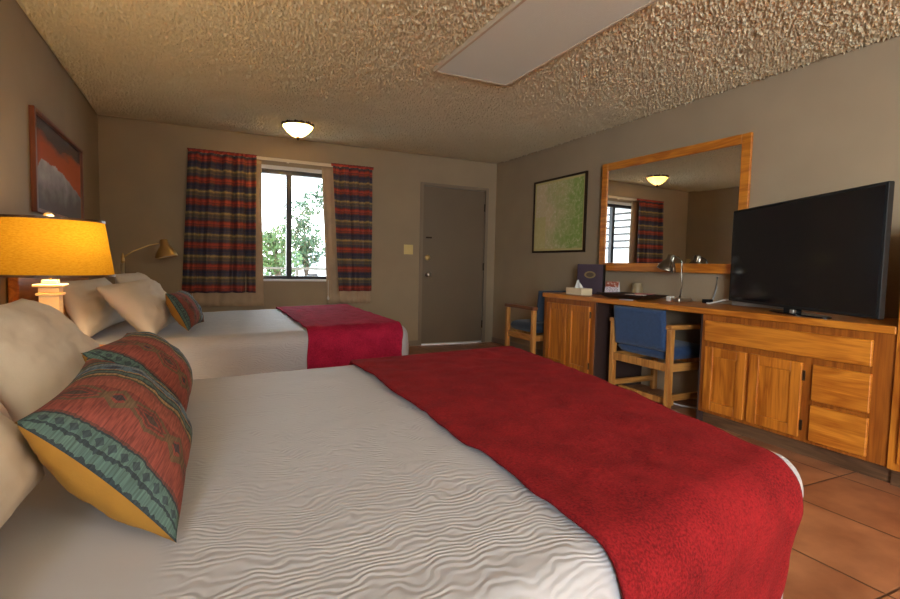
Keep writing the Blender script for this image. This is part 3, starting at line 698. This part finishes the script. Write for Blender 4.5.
B(LX-.085, LX+.085, LY-.085, LY+.085, .59, .62).build('base', 'cream', c, O, .006)
m_ = MB()
for h_, a_, b_ in ((.036, .62, .865), (.045, .865, .877), (.037, .877, .902), (.054, .902, .914), (.028, .914, .932)): m_.box(LX-h_, LX+h_, LY-h_, LY+h_, a_, b_)
m_.build('column', 'cream', c, O, .004)
MB().tube([(LX, LY, .932), (LX, LY, 1.192)], .006, 8).build('harp', 'brass', c, O)
rt, rb, zt, zb = .199, .233, 1.186, .952
s_ = MB().lathe([(rb, zb-zb), (rt, zt-zb)], (LX, LY, zb), 56, cap=False).build('lamp_shade', 'shade', c, O, smooth=True)
tr = MB()
for r_, z_ in ((rb, zb), (rt, zt)): tr.lathe([(r_-.003, -.005), (r_+.003, -.005), (r_+.003, .005), (r_-.003, .005), (r_-.003, -.005)], (LX, LY, z_), 56, cap=False)
o = tr.build('shade_trim', 'oak_dark', s_); o.data.transform(Matrix.Translation(-O))
sp_ = MB()
for k_ in range(3):
    a = k_*2*PI/3+.3; sp_.tube([(LX, LY, zt-.012), (LX+(rt-.002)*math.cos(a), LY+(rt-.002)*math.sin(a), zt-.006)], .0025, 6)
o = sp_.build('shade_spider', 'brass', s_); o.data.transform(Matrix.Translation(-O))
MB().lathe([(.006, 1.190), (.018, 1.194), (.02, 1.205), (.012, 1.217), (0, 1.22)], (LX, LY, 0), 16).build('finial', 'cream', c, O, smooth=True)
MB().lathe([(.012, .94), (.014, .965), (.03, .995), (.033, 1.02), (.022, 1.045), (0, 1.055)], (LX, LY, 0), 16).build('bulb', 'bowl', c, O, smooth=True)
light('table_lamp_bulb', 'POINT', (LX+.06, LY-.05, 1.11), 9, (1, .78, .48), .05)

def bell(mb, tip, axis, s=1.0):
    """lamp head: socket barrel and flared bell hung along AXIS from TIP"""
    ax = Vector(axis).normalized()
    prof = [(.0, 0), (.026, .0), (.03, .006), (.033, .05), (.037, .055), (.040, .062), (.060, .085), (.078, .115), (.086, .142), (.088, .150)]
    q = Vector((0, 0, 1)).rotation_difference(ax)
    k = MB().lathe([(r*s, h*s) for r, h in prof], (0, 0, 0), 32, cap=False)
    mb.add([Vector(tip)+q @ p for p in k.v], k.f); return mb
# reading lamp on the corner nightstand
c = thing('reading_lamp', 'brass reading lamp with a long arm in the corner beyond the beds', 'lamp', (.245, 5.50, .59)); O = c.location.copy()
MB().lathe([(.085, 0), (.085, .015), (.06, .024), (.02, .03), (0, .03)], (.245, 5.5, .59), 28).build('base', 'brass', c, O, smooth=True)
MB().tube([(.245, 5.5, .61), (.245, 5.5, 1.0)], .014, 12).build('post', 'nickel', c, O, smooth=True)
MB().lathe([(.016, 0), (.018, .02), (.012, .05), (.005, .085), (0, .088)], (.245, 5.5, .99), 14).build('post_cap', 'brass', c, O, smooth=True)
MB().tube([(.245, 5.5, 1.035), (.33, 5.52, 1.10), (.45, 5.55, 1.155), (.53, 5.57, 1.175)], .006, 10).build('arm', 'brass', c, O, smooth=True)
hd = bell(MB(), (.565, 5.58, 1.215), (.16, -.06, -1), 1.12).build('lamp_head', 'brass', c, O, smooth=True, solid=.003)
bell(MB(), (.5655, 5.5798, 1.213), (.16, -.06, -1), 1.05).build('reflector', 'lamp_inside', c, O, smooth=True)
# gooseneck lamp on the worktop
gx, gy = 4.27, 2.86; ZT = .785
c = thing('desk_lamp', 'nickel gooseneck desk lamp in front of the mirror', 'lamp', (gx, gy, ZT)); O = c.location.copy()
B(gx-.075, gx+.075, gy-.06, gy+.06, ZT, ZT+.03).build('base', 'nickel', c, O, .008)
B(gx-.077, gx-.03, gy+.02, gy+.062, ZT+.002, ZT+.042).build('socket_block', 'white_plastic', c, O, .004)
pts = [(gx, gy, ZT+.03)]
for t_ in range(1, 8): pts.append((gx+.004*math.sin(t_), gy-.012*math.sin(t_*.45), ZT+.03+t_*.0388))
for k_ in range(1, 11):
    a = PI*.70*k_/10; pts.append((gx-.01*k_/10, gy-.004+.06*(1-math.cos(a)), ZT+.302+.05*math.sin(a)))
MB().tube(pts, .0065, 10).build('gooseneck', 'steel', c, O, smooth=True)
e = Vector(pts[-1])
bell(MB(), e+Vector((0, -.006, .028)), (-.12, .30, -1), .86).build('lamp_head', 'steel', c, O, smooth=True, solid=.003)

# ------------------------------------------------------------------ chairs
def chair(label, loc, rz, top, fab):
    c = thing('armchair', label, 'chair', loc, rz)
    hw, hd = .285, .262
    for sx in (-1, 1):
        x = sx*hw
        B(x-.02, x+.02, hd-.045, hd, 0, .60).build('leg', 'chair_oak', c, bevel=.005)
        B(x-.02, x+.02, -hd, -hd+.045, 0, .60).build('leg', 'chair_oak', c, bevel=.005)
        B(x-.03, x+.03, -hd-.004, hd+.012, .60, .635).build('armrest', 'chair_arm' if fab == 'navy' else 'chair_oak_y', c, bevel=.008)
        B(x-.012, x+.012, -hd+.045, hd-.045, .29, .35).build('side_rail', 'chair_oak_y', c, bevel=.004)
        B(x-.012, x+.012, -hd+.045, hd-.045, .075, .12).build('stretcher', 'chair_oak_y', c, bevel=.004)
    B(-hw+.02, hw-.02, hd-.035, hd-.01, .29, .35).build('front_rail', 'chair_oak', c, bevel=.004)
    B(-hw+.02, hw-.02, -hd+.008, -hd+.033, .29, .35).build('back_rail', 'chair_oak', c, bevel=.004)
    B(-hw+.02, hw-.02, -.19, -.15, .03, .075).build('cross_bar', 'chair_oak', c, bevel=.004)
    # seat cushion with a crowned top
    def seat(sg):
        def fn(u, v):
            a, b = 2*u-1, 2*v-1
            k = max(0, (1-a**8)*(1-b**8))**.35
            return (a*(hw-.024), .012+b*(hd-.03), .41 + sg*(.052*k + (.012*(1-a*a)*(1-b*b) if sg > 0 else 0)))
        return fn
    weld(MB().grid(seat(1), 22, 22).grid(seat(-1), 22, 22).build('seat', fab, c, smooth=True))
    zb = .43 if fab == 'blue' else .48
    def back(sg):
        def fn(u, v):
            a, b = 2*u-1, 2*v-1
            k = max(0, (1-a**10)*(1-b**10))**.35
            z = zb+(top-zb)*v
            return (a*(hw-.022), -hd+.022-.035*(v) + sg*(.026*k) + .012*(1-a*a), z)
        return fn
    weld(MB().grid(back(1), 22, 22).grid(back(-1), 22, 22).build('backrest', fab, c, smooth=True))
    return c
chair('wooden armchair with dark blue seat standing in the corner beside the door', (4.145, 4.475, 0), 0, .80, 'navy')
chair('wooden armchair with bright blue back pushed under the worktop', (4.178, 2.925, 0), -PI/2, .738, 'blue')

# ------------------------------------------------------------------ television and things on the worktop
tl, tr_ = Vector((4.31, 2.46)), Vector((3.72, 1.275)); d = tr_-tl; ang = math.atan2(d.y, d.x); hw = d.length/2; mid = (tl+tr_)/2
c = thing('television', 'large black flat television standing on the sideboard', 'television', (mid.x, mid.y, ZT), ang)
B(-hw, hw, -.012, .018, .037, .675).build('bezel', 'black', c, bevel=.006)
B(-hw+.016, hw-.016, -.0135, -.011, .055, .659).build('screen', 'screen', c)
B(-hw*.6, hw*.6, .018, .07, .10, .52).build('rear_housing', 'black', c, bevel=.02)
st = MB().lathe([(.5, 0), (.5, .007), (.47, .010), (0, .010)], (0, 0, 0), 48); 
for p in st.v: p.x *= .50; p.y = p.y*.17+.055
st.build('stand_base', 'screen', c, bevel=0)
B(-.055, .055, .0, .04, .009, .06).build('stand_neck', 'black', c, bevel=.004)
B(.05, .085, -.03, -.013, .012, .034).build('stand_clip', 'nickel', c, bevel=.003)
tag(B(4.385, 4.44, 2.08, 2.50, ZT, ZT+.03).build('cable_box', 'grey_box', origin=(4.41, 2.3, ZT), bevel=.005), 'slim grey cable box lying behind the television', 'cable box')
tag(MB().tube([(4.27, 2.62, ZT+.006), (4.28, 2.60, ZT+.006), (4.33, 2.57, ZT+.022), (4.40, 2.56, ZT+.035), (4.43, 2.52, ZT+.03), (4.44, 2.515, ZT+.005)], .006, 8).build('white_cable', 'white_plastic', origin=(4.38, 2.7, ZT), smooth=True), 'white cable on the worktop between desk lamp and television', 'cable')
c = thing('power_adapter', 'small black plug adapter on the worktop behind the desk lamp', 'adapter', (4.36, 2.70, ZT)); O = c.location.copy()
B(4.34, 4.39, 2.655, 2.715, ZT, ZT+.03).build('body', 'black', c, O, .004)
MB().tube([(4.39, 2.685, ZT+.015), (4.42, 2.68, ZT+.03), (4.445, 2.675, ZT+.12), (4.447, 2.675, ZT+.2)], .006, 8).build('cord', 'grey_box', c, O, smooth=True)

c = thing('tissue_box', 'cream tissue box with a tissue sticking out beside the binder', 'tissue box', (4.05, 3.80, ZT), math.radians(-4))
B(-.06, .06, -.12, .12, 0, .062).build('box', 'cream', c, bevel=.003)
def tis(u, v):
    a = 2*u-1; return ((.012*math.sin(5*a+v*3))*(1-.3*v), a*.055*(1-.85*v**1.4)+.02*v, .058+.075*v+.006*math.sin(6*u))
MB().grid(tis, 16, 14).build('tissue', 'outside_white', c, smooth=True, solid=.002)

c = thing('binder', 'dark purple guest binder with gold oval emblem standing on the worktop', 'binder', (4.23, 3.86, ZT), math.radians(30))
M['binder'] = plain('dark_purple_vinyl', (66, 52, 66), .45)
B(-.008, -.004, -.125, .125, 0, .285).build('front_cover', 'binder', c, bevel=.001)
B(.046, .05, -.125, .125, 0, .285).build('back_cover', 'binder', c, bevel=.001)
B(-.008, .05, -.131, -.125, 0, .285).build('spine', 'black', c, bevel=.001)
B(-.003, .045, -.12, .112, .006, .277).build('pages', 'outside_white', c)
M['emblem'] = plain('gold_emblem', (142, 126, 84), .4, .3); M['emblem_dark'] = plain('emblem_centre', (84, 72, 52), .5)
em = MB().lathe([(.05, 0), (.05, -.0015), (0, -.0015)], (0, 0, 0), 36, 'x')
for p in em.v: p.x = -.0085+p.x*.5; p.y *= 1.1; p.z = p.z*.68+.185
em.build('emblem', 'emblem', c)
em = MB().lathe([(.034, 0), (.034, -.001), (0, -.001)], (0, 0, 0), 36, 'x')
for p in em.v: p.x = -.0094+p.x*.5; p.y *= 1.1; p.z = p.z*.62+.185
em.build('emblem_centre', 'emblem_dark', c)

c = thing('tent_card', 'small folded picture card standing beside the binder', 'card', (4.27, 3.60, ZT), math.radians(28))
def cardc(u, v):
    if v > .62: return mixc((150, 74, 52), (214, 196, 186), max(0, nz(u*5, v*5, 3)*2))
    if v > .3 and nz(u*14, v*22, 1) > .12: return (120, 110, 130)
    return (216, 208, 212)
picture(lambda u, v: (-.045+.042*v, .06-.12*u, .002+.128*v), None, 40, 44, cardc, 'front_leaf', 'print_paper', c)
MB().grid(lambda u, v: (.045-.042*v, .06-.12*u, .002+.128*v), 2, 2).build('back_leaf', 'outside_white', c, solid=.001)
tag(MB().lathe([(.062, 0), (.062, .004), (.054, .05), (.040, .125), (.036, .128), (0, .128)], (4.372, 3.40, ZT), 28).build('tumbler', plain('smoky_tumbler', (142, 124, 92), .35), origin=(4.372, 3.40, ZT), smooth=True, bevel=.003), 'upturned smoky brown tumbler standing behind the tray', 'tumbler')
c = thing('tray', 'dark shallow tray holding brochures on the worktop', 'tray', (4.12, 3.22, ZT), math.radians(3))
def trayf(u, v):
    a, b = 2*u-1, 2*v-1; m = max(abs(a), abs(b)); k = max(0, (m-.72)/.28)
    return (a*(.13+.02*k), b*(.215+.035*k), 0.006+.036*k**1.3)
M['tray'] = plain('dark_tray', (48, 36, 32), .3)
MB().grid(trayf, 44, 44).build('dish', 'tray', c, smooth=True, solid=.005)
bro = [((4.09, 3.33), .3, (196, 170, 104)), ((4.14, 3.24), -.2, (120, 140, 84)), ((4.10, 3.15), .15, (224, 206, 188)), ((4.16, 3.11), .5, (170, 96, 92))]
for i, ((x, y), a, cc) in enumerate(bro):
    lab = ('tan brochure in the tray, at the binder end', 'green brochure lying across the middle of the tray', 'cream brochure in the tray, at the front', 'reddish brochure on the tray end near the desk lamp')[i]
    o = B(-.045, .045, -.07, .07, 0, .006).build('brochure', plain('brochure_paper', cc, .5, var=.3, vscale=30), bevel=.001)
    o.location = (x, y, ZT+.018+.0085*i); o.rotation_euler = (0, 0, a); tag(o, lab, 'brochure', 'brochures on the tray')
tag(B(3.92, 3.975, 3.05, 3.15, ZT, ZT+.004).build('notepad', plain('notepad_paper', (206, 206, 218), .6), origin=(3.95, 3.1, ZT)), 'small white notepad lying beside the tray', 'notepad')
tag(MB().tube([(4.447, 2.50, .40), (4.447, 2.50, .25), (4.42, 2.48, .10), (4.36, 2.46, .03), (4.25, 2.48, .007), (4.16, 2.7, .007), (4.14, 2.95, .007), (4.25, 3.1, .007)], .006, 8).build('extension_lead', 'white_plastic', origin=(4.3, 2.8, 0), smooth=True), 'pale extension lead hanging below the worktop behind the blue chair', 'cord')

# ------------------------------------------------------------------ outside
struct(B(-30, 40, RL+T, 60, -.3, -.05).build('ground_outside', 'pavement'))
struct(B(-30, -T, -40, RL+T, -.3, -.05).build('ground_side', 'pavement'))
struct(MB().box(-1, 6, RL+T, 7.5, 2.42, 2.5).box(-1, 6, 7.36, 7.46, 2.20, 2.42).box(-1, 6, 6.9, 6.96, 2.33, 2.42).build('porch_roof', 'outside_white'))
c = thing('porch_railing', 'pale metal railing seen low through the window', 'railing', (1.9, 7.3, 0)); O = c.location.copy()
MB().box(.5, 5.5, 7.28, 7.32, .925, .955).build('top_rail', 'grey_box', c, O)
MB().box(.5, 5.5, 7.285, 7.315, .79, .815).build('lower_rail', 'grey_box', c, O)
for i in range(10): B(.55+i*.5, .58+i*.5, 7.285, 7.315, -.05, .925).build('post', 'grey_box', c, O)
c = thing('porch_screen', 'white porch screen with grey battens outside the window, seen in the mirror', 'screen', (.30, 6.9, 0)); O = c.location.copy()
B(.26, .30, 6.22, 8.4, 0, 2.40).build('board_panel', 'outside_white', c, O)
for i in range(7): B(.30, .325, 6.22, 8.4, 1.42+i*.13, 1.455+i*.13).build('batten', 'alu', c, O)
B(.28, .32, 6.20, 6.24, 0, 2.35).build('post', 'alu', c, O)
def tree(label, base, h, blobs, mat, n, size):
    c = thing('tree', label, 'tree', base); O = c.location.copy()
    x, y, z = base
    MB().tube([(x, y, z), (x+.05, y, z+h*.3), (x-.05, y, z+h*.55), (x+.02, y, z+h*.8)], [.14, .11, .08, .03], 8).build('trunk', 'bark', c, O, smooth=True)
    mb = MB(); rnd = random.Random(int(x*100))
    for bx, bz, br in blobs:
        for k in range(int(n*br*br)):
            v = Vector((rnd.gauss(0, 1), rnd.gauss(0, 1), rnd.gauss(0, 1))).normalized()*br*rnd.uniform(.35, 1)**.6
            p = Vector((bx, y, bz))+v
            a = Vector((rnd.gauss(0, 1), rnd.gauss(0, 1), rnd.gauss(0, 1))).normalized(); b = a.orthogonal().normalized(); s = size*rnd.uniform(.6, 1.3)
            mb.add([p-a*s, p+b*s*.45, p+a*s, p-b*s*.45], [(0, 1, 2, 3)])
    mb.build('foliage', mat, c, O)
tree('bushy green tree seen through the window pane on the bed side', (2.9, 16, -.1), 2.0, [(2.75, 1.3, .55), (3.15, 1.0, .5), (2.55, .8, .45), (3.0, 1.75, .4), (2.6, 1.6, .35)], 'leafA', 1900, .08)
tree('tall tree seen through the window pane on the door side', (4.0, 17.6, -.1), 3.2, [(3.75, 2.6, .5), (4.2, 3.0, .45), (4.05, 1.9, .6), (3.75, 1.4, .5), (4.35, 1.5, .45), (4.1, 1.2, .4), (4.6, 3.3, .4), (3.6, 2.1, .35)], 'leafB', 1300, .085)
c = thing('house', 'low white house with a pale roof far outside the window', 'house', (5.6, 22, -.05)); O = c.location.copy()
B(4.4, 9.5, 22, 27, -.05, .75).build('wall', 'outside_white', c, O)
MB().add([(4.1, 21.6, .75), (9.8, 21.6, .75), (9.8, 27.4, .75), (4.1, 27.4, .75), (4.1, 24.5, 1.55), (9.8, 24.5, 1.55)], [(0, 1, 5, 4), (2, 3, 4, 5), (0, 4, 3), (1, 2, 5), (3, 2, 1, 0)]).build('roof', 'outside_grey', c, O)
for x in (4.9, 5.7, 6.5): B(x, x+.4, 21.97, 22, .15, .55).build('window', 'alu', c, O)
